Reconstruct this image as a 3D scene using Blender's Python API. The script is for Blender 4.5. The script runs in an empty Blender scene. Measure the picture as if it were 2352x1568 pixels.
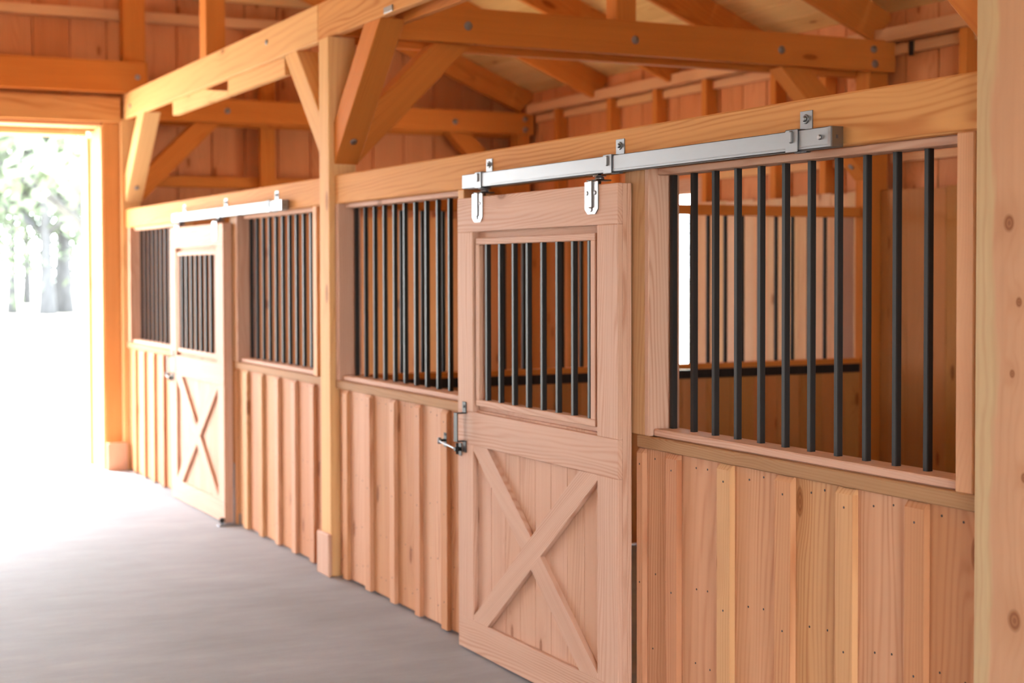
import bpy, bmesh, math, random
from mathutils import Vector, Matrix
random.seed(11)
SC = bpy.context.scene
COL = SC.collection

# ------------------------------------------------------------------ camera
CX, CZ = -2.7755, 1.6
yaw, pitch, roll = 0.457711, -0.028141, -0.002575
F_PX = 3594.3
fw = Vector((math.sin(yaw)*math.cos(pitch), math.cos(yaw)*math.cos(pitch), math.sin(pitch)))
rt = Vector((math.cos(yaw), -math.sin(yaw), 0))
up = rt.cross(fw)
r2 = rt*math.cos(roll) + up*math.sin(roll)
u2 = -rt*math.sin(roll) + up*math.cos(roll)
cd = bpy.data.cameras.new('camera')
cam = bpy.data.objects.new('camera', cd); COL.objects.link(cam)
cam.matrix_world = Matrix(((r2.x, u2.x, -fw.x, CX), (r2.y, u2.y, -fw.y, 0), (r2.z, u2.z, -fw.z, CZ), (0, 0, 0, 1)))
cd.sensor_width = 36; cd.sensor_fit = 'HORIZONTAL'
cd.lens = F_PX/2352*36
cd.shift_y = (721.08-784)/2352
cd.clip_end = 500
cd.dof.use_dof = True; cd.dof.focus_distance = 4.75; cd.dof.aperture_fstop = 2.8
SC.camera = cam

# ------------------------------------------------------------------ sky, sun, exposure
W = bpy.data.worlds.new('sky'); SC.world = W; W.use_nodes = True
bg = W.node_tree.nodes['Background']
bg.inputs[0].default_value = (0.85, 0.93, 1.0, 1); bg.inputs[1].default_value = 48.0
sd = bpy.data.lights.new('sun', 'SUN'); sun = bpy.data.objects.new('sun', sd); COL.objects.link(sun)
sd.energy = 80.0; sd.angle = math.radians(3); sd.color = (1, 0.95, 0.86)
sun.rotation_euler = Vector((0.12, -0.42, -0.90)).to_track_quat('-Z', 'Y').to_euler()
SC.view_settings.view_transform = 'Standard'; SC.view_settings.look = 'None'
SC.view_settings.exposure = -0.72; SC.view_settings.gamma = 1.0; SC.view_settings.use_curve_mapping = False
SC.cycles.max_bounces = 10; SC.cycles.diffuse_bounces = 8; SC.cycles.glossy_bounces = 4
SC.cycles.sample_clamp_indirect = 8.0

# ------------------------------------------------------------------ materials
def new_mat(name):
    m = bpy.data.materials.new(name); m.use_nodes = True
    nt = m.node_tree
    return m, nt, nt.nodes['Principled BSDF']
def lk(nt, a, b): nt.links.new(a, b)
def math_n(nt, op, a=None, b=None, clamp=False):
    n = nt.nodes.new('ShaderNodeMath'); n.operation = op; n.use_clamp = clamp
    for i, v in enumerate((a, b)):
        if v is None: continue
        if isinstance(v, (int, float)): n.inputs[i].default_value = v
        else: lk(nt, v, n.inputs[i])
    return n.outputs[0]
def vscale(nt, v, s):
    n = nt.nodes.new('ShaderNodeVectorMath'); n.operation = 'MULTIPLY'
    lk(nt, v, n.inputs[0]); n.inputs[1].default_value = s
    return n.outputs[0]
def mixc(nt, fac, a, b, mode='MIX'):
    n = nt.nodes.new('ShaderNodeMix'); n.data_type = 'RGBA'; n.blend_type = mode
    if isinstance(fac, (int, float)): n.inputs[0].default_value = fac
    else: lk(nt, fac, n.inputs[0])
    for i, v in ((6, a), (7, b)):
        if isinstance(v, tuple): n.inputs[i].default_value = v
        else: lk(nt, v, n.inputs[i])
    return n.outputs[2]
def ramp(nt, fac, stops):
    n = nt.nodes.new('ShaderNodeValToRGB'); lk(nt, fac, n.inputs[0])
    if len(stops) == 1: stops = [(0.0, stops[0][1]), (1.0, stops[0][1])]
    e = n.color_ramp.elements
    while len(e) < len(stops): e.new(0.5)
    for k, (p, c) in enumerate(stops):
        e[k].position = p; e[k].color = c
    return n.outputs[0]
def noise(nt, vec, scale, detail=2, rough=0.5):
    n = nt.nodes.new('ShaderNodeTexNoise'); lk(nt, vec, n.inputs['Vector'])
    n.inputs['Scale'].default_value = scale; n.inputs['Detail'].default_value = detail; n.inputs['Roughness'].default_value = rough
    return n.outputs[0]

def wood(name, tints, ring=0.009, contrast=0.30, latewood=(0.62, 0.40, 0.28), knots=0.45, kscale=(1.7, 4.6), rough=0.62, streak=0.16, fixed=None, sap=None):
    m, nt, p = new_mat(name)
    at = nt.nodes.new('ShaderNodeAttribute'); at.attribute_name = 'grain'
    ar = nt.nodes.new('ShaderNodeAttribute'); ar.attribute_name = 'rnd'
    P = at.outputs['Vector']
    # knots
    vk = nt.nodes.new('ShaderNodeTexVoronoi'); vk.voronoi_dimensions = '2D'; vk.inputs['Scale'].default_value = 1.0
    lk(nt, vscale(nt, P, (kscale[0], kscale[1], 1)), vk.inputs['Vector'])
    sx = nt.nodes.new('ShaderNodeSeparateColor'); lk(nt, vk.outputs['Color'], sx.inputs[0])
    has = math_n(nt, 'LESS_THAN', sx.outputs[0], knots)
    kd = vk.outputs['Distance']
    kbump = nt.nodes.new('ShaderNodeMapRange'); kbump.interpolation_type = 'SMOOTHSTEP'
    kbump.inputs['From Min'].default_value = 0.0; kbump.inputs['From Max'].default_value = 0.34
    kbump.inputs['To Min'].default_value = 1.0; kbump.inputs['To Max'].default_value = 0.0
    lk(nt, kd, kbump.inputs['Value'])
    kb = math_n(nt, 'MULTIPLY', kbump.outputs[0], has)
    # growth rings around a wandering pith
    wn = nt.nodes.new('ShaderNodeTexNoise'); wn.inputs['Scale'].default_value = 1.0; wn.inputs['Detail'].default_value = 2
    lk(nt, vscale(nt, P, (0.9, 7, 7)), wn.inputs['Vector'])
    w = math_n(nt, 'MULTIPLY', math_n(nt, 'SUBTRACT', wn.outputs[0], 0.5), 0.075)
    sp = nt.nodes.new('ShaderNodeSeparateXYZ'); lk(nt, P, sp.inputs[0])
    y = math_n(nt, 'ADD', sp.outputs[1], math_n(nt, 'MULTIPLY', sp.outputs[0], 0.012))
    z = math_n(nt, 'ADD', sp.outputs[2], math_n(nt, 'MULTIPLY', sp.outputs[0], 0.02))
    r = math_n(nt, 'SQRT', math_n(nt, 'ADD', math_n(nt, 'MULTIPLY', y, y), math_n(nt, 'MULTIPLY', z, z)))
    r = math_n(nt, 'ADD', r, w)
    if fixed:                                     # named knots at (y, z, radius) of the piece itself
        tco = nt.nodes.new('ShaderNodeTexCoord'); so = nt.nodes.new('ShaderNodeSeparateXYZ'); lk(nt, tco.outputs['Object'], so.inputs[0])
        kd = None
        for (ky, kz, kr_) in fixed:
            dy = math_n(nt, 'MULTIPLY', math_n(nt, 'SUBTRACT', so.outputs[1], ky), 0.075/kr_)
            dz = math_n(nt, 'MULTIPLY', math_n(nt, 'SUBTRACT', so.outputs[2], kz), 0.060/kr_)
            dd = math_n(nt, 'SQRT', math_n(nt, 'ADD', math_n(nt, 'MULTIPLY', dy, dy), math_n(nt, 'MULTIPLY', dz, dz)))
            kd = dd if kd is None else math_n(nt, 'MINIMUM', kd, dd)
        has = 1.0
        lk(nt, kd, kbump.inputs['Value']); kb = kbump.outputs[0]
        wz = noise(nt, vscale(nt, tco.outputs['Object'], (1, 5, 1.3)), 2.0, 3)
        r = math_n(nt, 'ADD', r, math_n(nt, 'MULTIPLY', wz, 0.10))
    r = math_n(nt, 'ADD', r, math_n(nt, 'MULTIPLY', kb, 0.030))
    s = math_n(nt, 'SINE', math_n(nt, 'MULTIPLY', r, 2*math.pi/ring))
    s = math_n(nt, 'POWER', math_n(nt, 'MULTIPLY', math_n(nt, 'ADD', s, 1.0), 0.5), 2.2)
    fine = noise(nt, vscale(nt, P, (1.2, 60, 60)), 1.0, 3)
    broad = noise(nt, vscale(nt, P, (0.5, 9, 9)), 1.0, 2)
    amp = nt.nodes.new('ShaderNodeMapRange'); amp.inputs['From Min'].default_value = 0.36; amp.inputs['From Max'].default_value = 0.62; amp.inputs['To Min'].default_value = 0.15; amp.inputs['To Max'].default_value = 1.15
    lk(nt, noise(nt, vscale(nt, P, (0.8, 14, 14)), 1.0, 3), amp.inputs['Value'])
    s = math_n(nt, 'MULTIPLY', s, amp.outputs[0])
    base = ramp(nt, ar.outputs['Fac'], [(i/(len(tints)-1) if len(tints) > 1 else 0, (*c, 1)) for i, c in enumerate(tints)])
    if sap:
        sm = nt.nodes.new('ShaderNodeMapRange'); sm.inputs['From Min'].default_value = sap[1]-0.008; sm.inputs['From Max'].default_value = sap[1]+0.008
        lk(nt, math_n(nt, 'ADD', so.outputs[1], math_n(nt, 'MULTIPLY', math_n(nt, 'SUBTRACT', wz, 0.5), 0.11)), sm.inputs['Value'])
        base = mixc(nt, sm.outputs[0], base, (*sap[0], 1))
    late = mixc(nt, 1.0, base, (*latewood, 1), 'MULTIPLY')
    c = mixc(nt, math_n(nt, 'MULTIPLY', s, contrast), base, late)
    g = math_n(nt, 'ADD', 1.0-streak, math_n(nt, 'MULTIPLY', math_n(nt, 'ADD', math_n(nt, 'MULTIPLY', fine, 0.5), math_n(nt, 'MULTIPLY', broad, 0.5)), 2*streak))
    gc = nt.nodes.new('ShaderNodeCombineColor')
    for i in range(3): lk(nt, g, gc.inputs[i])
    c = mixc(nt, 1.0, c, gc.outputs[0], 'MULTIPLY')
    # knot body: dark rim, brown eye
    kr = nt.nodes.new('ShaderNodeMapRange'); kr.interpolation_type = 'SMOOTHSTEP'
    kr.inputs['From Min'].default_value = 0.055; kr.inputs['From Max'].default_value = 0.085
    kr.inputs['To Min'].default_value = 1.0; kr.inputs['To Max'].default_value = 0.0
    lk(nt, math_n(nt, 'ADD', kd, math_n(nt, 'MULTIPLY', math_n(nt, 'SUBTRACT', broad, 0.5), 0.06)), kr.inputs['Value'])
    kring = math_n(nt, 'MULTIPLY', math_n(nt, 'ADD', math_n(nt, 'SINE', math_n(nt, 'MULTIPLY', kd, 190)), 1.0), 0.5)
    kcol = mixc(nt, kring, mixc(nt, 1.0, base, (0.55, 0.42, 0.32, 1), 'MULTIPLY'), mixc(nt, 1.0, base, (0.30, 0.20, 0.14, 1), 'MULTIPLY'))
    c = mixc(nt, math_n(nt, 'MULTIPLY', math_n(nt, 'MULTIPLY', kr.outputs[0], has), 0.85), c, kcol)
    halo = math_n(nt, 'MULTIPLY', kb, 0.25)
    c = mixc(nt, halo, c, late)
    lk(nt, c, p.inputs['Base Color'])
    p.inputs['Roughness'].default_value = rough
    p.inputs['Specular IOR Level'].default_value = 0.08
    b = nt.nodes.new('ShaderNodeBump'); b.inputs['Strength'].default_value = 0.12; b.inputs['Distance'].default_value = 0.002
    lk(nt, math_n(nt, 'ADD', fine, math_n(nt, 'MULTIPLY', s, -0.4)), b.inputs['Height']); lk(nt, b.outputs[0], p.inputs['Normal'])
    return m

PINK = [(0.60, 0.32, 0.185), (0.51, 0.23, 0.115), (0.58, 0.32, 0.15), (0.47, 0.20, 0.095), (0.63, 0.35, 0.215), (0.53, 0.25, 0.115)]
M_SIDING = wood('planed_fir_boards', PINK, ring=0.014, contrast=0.50)
M_DOOR = wood('door_fir', [(0.58, 0.35, 0.25), (0.55, 0.325, 0.225), (0.60, 0.37, 0.265)], ring=0.009, contrast=0.45, knots=0.12)
M_DOORPANEL = wood('door_panel_boards', [(0.58, 0.335, 0.23), (0.53, 0.295, 0.185), (0.60, 0.355, 0.25)], contrast=0.3, knots=0.5, kscale=(2.2, 6))
M_BEAM = wood('rough_sawn_fir', [(0.56, 0.25, 0.08), (0.62, 0.30, 0.11), (0.58, 0.27, 0.09)], ring=0.013, contrast=0.55, knots=0.25, kscale=(1.2, 3.6), rough=0.75)
M_FRAME = wood('frame_timber', [(0.55, 0.18, 0.036), (0.59, 0.205, 0.046), (0.52, 0.165, 0.032)], contrast=0.34, knots=0.25, kscale=(1.2, 4), rough=0.7)
M_POST = wood('post_timber', [(0.70, 0.42, 0.19), (0.68, 0.38, 0.16)], ring=0.03, contrast=0.22, knots=0.4, kscale=(1.5, 4.2), rough=0.7)
M_NEAR = wood('near_post_timber', [(0.53, 0.285, 0.16)], ring=0.03, contrast=0.22, knots=0.0, rough=0.7,
    fixed=[((2.859-2.88), 1.71, 0.020), ((2.846-2.88), 1.347, 0.010), ((2.833-2.88), 0.751, 0.024), (-0.055, 1.52, 0.012), (-0.075, 1.10, 0.012)], sap=((0.53, 0.36, 0.195), 0.026))
M_TAN = wood('weathered_fir', [(0.36, 0.195, 0.095), (0.40, 0.22, 0.11)], contrast=0.42, knots=0.5, rough=0.75, streak=0.28)
M_PALE = wood('pale_stud_timber', [(0.68, 0.40, 0.18), (0.66, 0.36, 0.17), (0.66, 0.35, 0.19)], contrast=0.25, knots=0.2, kscale=(1.4, 6))
M_JAMB = wood('jamb_stud', [(0.46, 0.25, 0.12)], contrast=0.4, knots=0.3)
M_LINING = wood('lining_planks', [(0.40, 0.17, 0.05), (0.56, 0.23, 0.09), (0.45, 0.20, 0.06), (0.60, 0.27, 0.125), (0.36, 0.145, 0.04), (0.52, 0.20, 0.07)], contrast=0.3, knots=0.35)
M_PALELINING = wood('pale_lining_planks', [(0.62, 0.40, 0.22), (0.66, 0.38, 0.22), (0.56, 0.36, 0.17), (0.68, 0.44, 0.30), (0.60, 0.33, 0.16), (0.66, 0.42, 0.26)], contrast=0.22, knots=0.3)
M_ROOF = wood('roof_planks', [(0.66, 0.42, 0.16), (0.74, 0.50, 0.22), (0.60, 0.37, 0.13), (0.70, 0.46, 0.19)], contrast=0.35, knots=0.45, ring=0.013, streak=0.24)
M_WALL = wood('wall_boards', [(0.62, 0.25, 0.108), (0.58, 0.215, 0.085), (0.66, 0.28, 0.13), (0.60, 0.235, 0.095)], contrast=0.3, knots=0.4)

def metal(name, col, rough, met=1.0, var=0.12, sc=14):
    m, nt, p = new_mat(name)
    tc = nt.nodes.new('ShaderNodeTexCoord')
    n = noise(nt, vscale(nt, tc.outputs['Object'], (2, 1, 4)), sc, 4, 0.6)
    c = mixc(nt, n, tuple(x*(1-var) for x in col)+(1,), tuple(min(1, x*(1+var)) for x in col)+(1,))
    lk(nt, c, p.inputs['Base Color'])
    lk(nt, math_n(nt, 'ADD', rough-0.08, math_n(nt, 'MULTIPLY', n, 0.16)), p.inputs['Roughness'])
    p.inputs['Metallic'].default_value = met
    return m
M_GALV = metal('galvanised_steel', (0.22, 0.225, 0.235), 0.5)
M_ZINC = metal('bright_zinc', (0.22, 0.22, 0.22), 0.32, var=0.05)
M_BOLT = metal('dull_bolt_steel', (0.30, 0.29, 0.30), 0.5)
M_NAIL = metal('nail_head', (0.06, 0.04, 0.035), 0.6, 0.3)
def black(name, dust):
    m, nt, p = new_mat(name)
    tc = nt.nodes.new('ShaderNodeTexCoord')
    n = noise(nt, vscale(nt, tc.outputs['Object'], (30, 30, 3)), 1.0, 4, 0.6)
    f = math_n(nt, 'MULTIPLY', n, dust, True)
    lk(nt, mixc(nt, f, (0.010, 0.0085, 0.0085, 1), (0.10, 0.088, 0.08, 1)), p.inputs['Base Color'])
    p.inputs['Roughness'].default_value = 0.5; p.inputs['Specular IOR Level'].default_value = 0.16
    return m
M_BLACK = black('black_powder_coat', 0.18)
M_BAND = black('black_steel_band', 0.25)

m, nt, p = new_mat('concrete'); M_CONC = m
tc = nt.nodes.new('ShaderNodeTexCoord')
n1 = noise(nt, tc.outputs['Object'], 0.7, 5, 0.6); n2 = noise(nt, vscale(nt, tc.outputs['Object'], (1.0, 3.0, 1)), 1.6, 5, 0.65); n3 = noise(nt, tc.outputs['Object'], 90, 3)
f = math_n(nt, 'ADD', math_n(nt, 'MULTIPLY', n1, 0.5), math_n(nt, 'MULTIPLY', n2, 0.5))
c = ramp(nt, f, [(0.36, (0.21, 0.203, 0.212, 1)), (0.52, (0.28, 0.276, 0.29, 1)), (0.66, (0.35, 0.346, 0.36, 1))])
c = mixc(nt, math_n(nt, 'MULTIPLY', n3, 0.25), c, (0.24, 0.22, 0.22, 1))
lk(nt, c, p.inputs['Base Color'])
lk(nt, math_n(nt, 'ADD', 0.62, math_n(nt, 'MULTIPLY', n2, 0.22)), p.inputs['Roughness'])
b = nt.nodes.new('ShaderNodeBump'); b.inputs['Strength'].default_value = 0.15; b.inputs['Distance'].default_value = 0.003
lk(nt, n3, b.inputs['Height']); lk(nt, b.outputs[0], p.inputs['Normal'])

m, nt, p = new_mat('dry_ground'); M_GROUND = m
tc = nt.nodes.new('ShaderNodeTexCoord')
n1 = noise(nt, tc.outputs['Object'], 0.35, 6, 0.65); n2 = noise(nt, tc.outputs['Object'], 6, 5, 0.7)
c = ramp(nt, n1, [(0.38, (0.34, 0.32, 0.24, 1)), (0.6, (0.50, 0.46, 0.38, 1))])
c = mixc(nt, math_n(nt, 'MULTIPLY', n2, 0.4), c, (0.30, 0.27, 0.20, 1))
lk(nt, c, p.inputs['Base Color']); p.inputs['Roughness'].default_value = 0.95
m, nt, p = new_mat('tree_bark'); M_BARK = m
tc = nt.nodes.new('ShaderNodeTexCoord')
n1 = noise(nt, vscale(nt, tc.outputs['Object'], (6, 6, 1.5)), 1, 5, 0.7)
lk(nt, ramp(nt, n1, [(0.3, (0.04, 0.04, 0.043, 1)), (0.7, (0.08, 0.08, 0.085, 1))]), p.inputs['Base Color']); p.inputs['Roughness'].default_value = 0.9
def leafmat(name, a, bcol):
    m, nt, p = new_mat(name)
    tc = nt.nodes.new('ShaderNodeTexCoord')
    n1 = noise(nt, tc.outputs['Object'], 1.3, 3)
    lk(nt, mixc(nt, n1, (*a, 1), (*bcol, 1)), p.inputs['Base Color']); p.inputs['Roughness'].default_value = 0.7
    return m
M_LEAF = leafmat('oak_leaves', (0.05, 0.07, 0.035), (0.10, 0.125, 0.075))

# ------------------------------------------------------------------ mesh helpers
class MB:
    def __init__(self): self.v = []; self.f = []; self.g = []; self.r = []; self.m = []; self.sm = []
    def _new(self, pts, grain, rnd):
        o = len(self.v); self.v += pts; self.g += grain; self.r += [rnd]*len(pts); return o
    def face(self, idx, mat=0, smooth=False): self.f.append(idx); self.m.append(mat); self.sm.append(smooth)
    def bar(self, c, aL, aW, L, Wd, T, ch=0.003, k0=0.0, k1=0.0, mat=0, rnd=None, grain_off=None, kt0=0.0, kt1=0.0):
        """chamfered bar: centre c, unit axes aL (length) and aW (width); ends may be skewed by k0/k1 along the width"""
        c = Vector(c); aL = Vector(aL).normalized(); aW = Vector(aW); aW = (aW - aL*aW.dot(aL)).normalized(); aT = aL.cross(aW)
        if rnd is None: rnd = random.random()
        if grain_off is None:
            grain_off = (random.uniform(0, 40), random.choice((-1, 1))*random.uniform(0.0, 0.16), random.choice((-1, 1))*random.uniform(0.02, 0.13))
        h = (L/2, Wd/2, T/2); ch = min(ch, 0.45*min(Wd, T, L))
        pts = []; gr = []; ids = {}
        for sx in (-1, 1):
            for sy in (-1, 1):
                for sz in (-1, 1):
                    for a in range(3):
                        q = [sx*h[0], sy*h[1], sz*h[2]]
                        for b in range(3):
                            if b != a: q[b] -= (sx, sy, sz)[b]*ch
                        l, w, t = q
                        l2 = l + (k0*w + kt0*t if sx < 0 else k1*w + kt1*t)
                        ids[(sx, sy, sz, a)] = len(pts)
                        pts.append(c + aL*l2 + aW*w + aT*t)
                        gr.append((l2+grain_off[0], w+grain_off[1], t+grain_off[2]))
        o = self._new(pts, gr, rnd)
        def add(keys):
            idx = [o+ids[k] for k in keys]
            P = [self.v[i] for i in idx]
            n = (P[1]-P[0]).cross(P[2]-P[0])
            mid = sum(P, Vector())/len(P)
            if n.dot(mid-c) < 0: idx.reverse()
            self.face(idx, mat)
        S = (-1, 1)
        for a in range(3):
            b, d = (a+1) % 3, (a+2) % 3
            for s in S:
                ks = []
                for (sb, sd_) in ((-1, -1), (1, -1), (1, 1), (-1, 1)):
                    k = [0, 0, 0]; k[a] = s; k[b] = sb; k[d] = sd_; ks.append((*k, a))
                add(ks)
            for sb in S:
                for sd_ in S:
                    ks = []
                    for (s, ax) in ((-1, b), (1, b), (1, d), (-1, d)):
                        k = [0, 0, 0]; k[a] = s; k[b] = sb; k[d] = sd_; ks.append((*k, ax))
                    add(ks)
        for sx in S:
            for sy in S:
                for sz in S: add([(sx, sy, sz, a) for a in range(3)])
    def box(self, x0, x1, y0, y1, z0, z1, along=None, **k):
        d = (x1-x0, y1-y0, z1-z0); E3 = (Vector((1, 0, 0)), Vector((0, 1, 0)), Vector((0, 0, 1)))
        o = sorted(range(3), key=lambda i: -d[i])
        if along is not None:
            a = 'xyz'.index(along); o = [a]+[i for i in o if i != a]
        self.bar(((x0+x1)/2, (y0+y1)/2, (z0+z1)/2), E3[o[0]], E3[o[1]], d[o[0]], d[o[1]], d[o[2]], **k)
    def prism(self, poly, axis, a0, a1, mat=0, rnd=None, grain=(0, 1, 2)):
        """polygon (in the two other axes, cyclic order) extruded along axis x/y/z"""
        if rnd is None: rnd = random.random()
        ax = 'xyz'.index(axis); b, d = [i for i in range(3) if i != ax]
        off = (random.uniform(0, 40), random.uniform(-.1, .1), random.uniform(.03, .12))
        pts = []
        for a in (a0, a1):
            for (p_, q_) in poly:
                v = [0, 0, 0]; v[ax] = a; v[b] = p_; v[d] = q_; pts.append(Vector(v))
        gr = [(p_[grain[0]]+off[0], p_[grain[1]]+off[1], p_[grain[2]]+off[2]) for p_ in pts]
        o = self._new(pts, gr, rnd); n = len(poly); cen = sum(pts, Vector())/len(pts)
        fs = [[o+i for i in range(n)], [o+n+i for i in range(n)]] + [[o+i, o+(i+1) % n, o+n+(i+1) % n, o+n+i] for i in range(n)]
        for f in fs:
            P = [self.v[i] for i in f]; nn = Vector()
            for i in range(len(P)): nn += (P[i]-P[0]).cross(P[(i+1) % len(P)]-P[0])
            if nn.dot(sum(P, Vector())/len(P)-cen) < 0: f.reverse()
            self.face(f, mat)
    def tube(self, pts, radii, n=10, mat=0, rnd=0.5, smooth=True):
        pts = [Vector(p_) for p_ in pts]
        if isinstance(radii, (int, float)): radii = [radii]*len(pts)
        ref = Vector((0.31, 0.17, 0.93)); rings = []
        for i, p_ in enumerate(pts):
            t = (pts[min(i+1, len(pts)-1)]-pts[max(i-1, 0)]).normalized()
            a = t.cross(ref)
            if a.length < 0.1: a = t.cross(Vector((1, 0, 0)))
            a.normalize(); b_ = t.cross(a)
            q = [p_ + (a*math.cos(2*math.pi*j/n)+b_*math.sin(2*math.pi*j/n))*radii[i] for j in range(n)]
            rings.append(self._new(q, [tuple(x) for x in q], rnd))
        for i in range(len(pts)-1):
            for j in range(n):
                k = (j+1) % n
                self.face([rings[i]+j, rings[i]+k, rings[i+1]+k, rings[i+1]+j], mat, smooth)
        self.face([rings[0]+j for j in reversed(range(n))], mat); self.face([rings[-1]+j for j in range(n)], mat)
    def disc(self, c, ax, r, t, n=12, mat=0):
        ax = Vector(ax).normalized(); c = Vector(c)
        self.tube([c, c+ax*t*0.6, c+ax*t], [r, r, r*0.72], n, mat)
    def build(self, name, mats, parent=None, loc=None):
        if not isinstance(mats, (list, tuple)): mats = [mats]
        if parent is not None and loc is None: org = ORG[parent.name]
        elif loc is not None: org = Vector(loc)
        else:
            xs = [v.x for v in self.v]; ys = [v.y for v in self.v]; zs = [v.z for v in self.v]
            org = Vector(((min(xs)+max(xs))/2, (min(ys)+max(ys))/2, min(zs)))
        me = bpy.data.meshes.new(name)
        me.from_pydata([v-org for v in self.v], [], self.f)
        for mm in mats: me.materials.append(mm)
        me.polygons.foreach_set('material_index', self.m)
        me.polygons.foreach_set('use_smooth', self.sm)
        a = me.attributes.new('grain', 'FLOAT_VECTOR', 'POINT'); a.data.foreach_set('vector', [x for g in self.g for x in g])
        a = me.attributes.new('rnd', 'FLOAT', 'POINT'); a.data.foreach_set('value', self.r)
        me.update()
        o = bpy.data.objects.new(name, me); COL.objects.link(o)
        ORG[o.name] = org
        if parent is not None: o.parent = parent
        else: o.location = org
        return o
ORG = {}
def tag(o, label, cat, group=None):
    o['label'] = label; o['category'] = cat
    if group: o['group'] = group
    return o
def thing(name, label, cat, loc, group=None):
    o = bpy.data.objects.new(name, None); o.empty_display_size = 0.1; COL.objects.link(o)
    o.location = loc; ORG[o.name] = Vector(loc)
    return tag(o, label, cat, group)
def structure(o): o['kind'] = 'structure'; return o
def one(fn, *a, **k):
    b_ = MB(); getattr(b_, fn)(*a, **k); return b_
def copy_part(o, d, parent):
    c = o.copy(); COL.objects.link(c); c.parent = parent; c.location = o.location + Vector(d); ORG[c.name] = ORG[o.name]
    return c
Z3 = (0, 0, 1); X3 = (1, 0, 0); Y3 = (0, 1, 0)

# ------------------------------------------------------------------ shared dimensions
BX = 3.70                     # inner face of the right-hand wall boards
GY = 12.95                    # inner face of the gable boards
SL = 0.42                     # roof slope
def roof_b(x): return 3.085 + SL*(3.42-x)      # underside of rafters
def roof_t(x): return roof_b(x) + 0.235        # underside of roof planks
RIDGE = -2.05
POSTS = ((2.785, 2.975), (7.72, 7.87), (12.64, 12.79))

# ------------------------------------------------------------------ floor, ground, walls, roof
structure(one('box', -8.2, 3.9, -3.2, 13.15, -0.2, 0.0, ch=0.0).build('floor', M_CONC))
g = MB()
o_ = g._new([Vector(q) for q in ((-150, -80, -0.03), (150, -80, -0.03), (150, 220, -0.03), (-150, 220, -0.03))], [(0, 0, 0)]*4, .5)
g.face([o_, o_+1, o_+2, o_+3]); structure(g.build('ground', M_GROUND))

# right-hand wall: vertical boards with outside battens, window opening y 9.97..11.05, z 0.80..2.20
WY0, WY1, WZ0, WZ1 = 9.97, 11.05, 0.80, 2.20
b = MB(); ztop = roof_t(BX)
cuts = []
for (ya, yb) in ((-3.2, WY0), (WY0, WY1), (WY1, 13.15)):
    n_ = max(1, round((yb-ya)/0.295)); cuts += [(ya+(yb-ya)*i/n_, ya+(yb-ya)*(i+1)/n_, ya == WY0) for i in range(n_)]
for (y, y1, win) in cuts:
    a_ = y if abs(y-WY0) < .001 or abs(y-WY1) < .001 else y+0.006
    c_ = y1 if abs(y1-WY0) < .001 or abs(y1-WY1) < .001 else y1-0.006
    r_ = random.random(); go = (random.uniform(0, 40), random.uniform(-.15, .15), random.uniform(.03, .12))
    for (s0, s1) in (((0, WZ0), (WZ1, ztop)) if win else ((0, ztop),)):
        b.box(BX, BX+0.02, a_, c_, s0, s1, along='z', rnd=r_, grain_off=go, ch=0.001)
        b.box(BX+0.0205, BX+0.04, y1-(0.06 if abs(y1-WY0) < .001 else 0.03), y1+(0.03 if abs(y1-WY0) > .001 else 0.0), s0, s1, along='z', ch=0.001)
structure(b.build('wall_right', M_WALL))
# window frame
b = MB()
b.box(BX-0.018, BX+0.05, WY0-0.0, WY0+0.03, WZ0, WZ1, along='z'); b.box(BX-0.018, BX+0.05, WY1-0.03, WY1, WZ0, WZ1, along='z')
b.box(BX-0.018, BX+0.05, WY0, WY1, WZ1-0.03, WZ1, along='y'); b.box(BX-0.018, BX+0.06, WY0-0.03, WY1+0.03, WZ0-0.04, WZ0, along='y')
b.box(BX-0.018, BX-0.001, WY0-0.09, WY1+0.09, WZ1+0.0, WZ1+0.09, along='y'); b.box(BX-0.018, BX-0.001, WY0-0.09, WY0, WZ0, WZ1, along='z'); b.box(BX-0.018, BX-0.001, WY1, WY1+0.09, WZ0, WZ1, along='z')
structure(b.build('window_1', M_DOOR))

# gable wall with the wide doorway x -3.95..-0.22, z 0..2.70
DX0, DX1, DZ = -3.95, -0.215, 2.70
b = MB(); x = -8.2
while x < BX:
    x1 = min(x+0.29, BX+0.02); a_, c_ = x+0.007, x1-0.007
    zt = roof_t(c_) if x >= RIDGE else roof_t(2*RIDGE-a_)
    zl = roof_t(a_) if x >= RIDGE else roof_t(2*RIDGE-c_)
    s0 = DZ+0.03 if (c_ > DX0 and a_ < DX1) else 0.0
    top = min(zt, zl)
    kk = -SL if x >= RIDGE else SL
    zm = (zt+zl)/2
    cL = (s0+zm)/2
    b.bar(((a_+c_)/2, GY+0.01, cL), Z3, X3, zm-s0, c_-a_, 0.02, k1=kk, ch=0.001)
    b.bar((x1, GY+0.031, (s0+top-0.03)/2), Z3, X3, top-0.03-s0, 0.06, 0.018, ch=0.001)
    x = x1
structure(b.build('wall_far', M_WALL))
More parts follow.
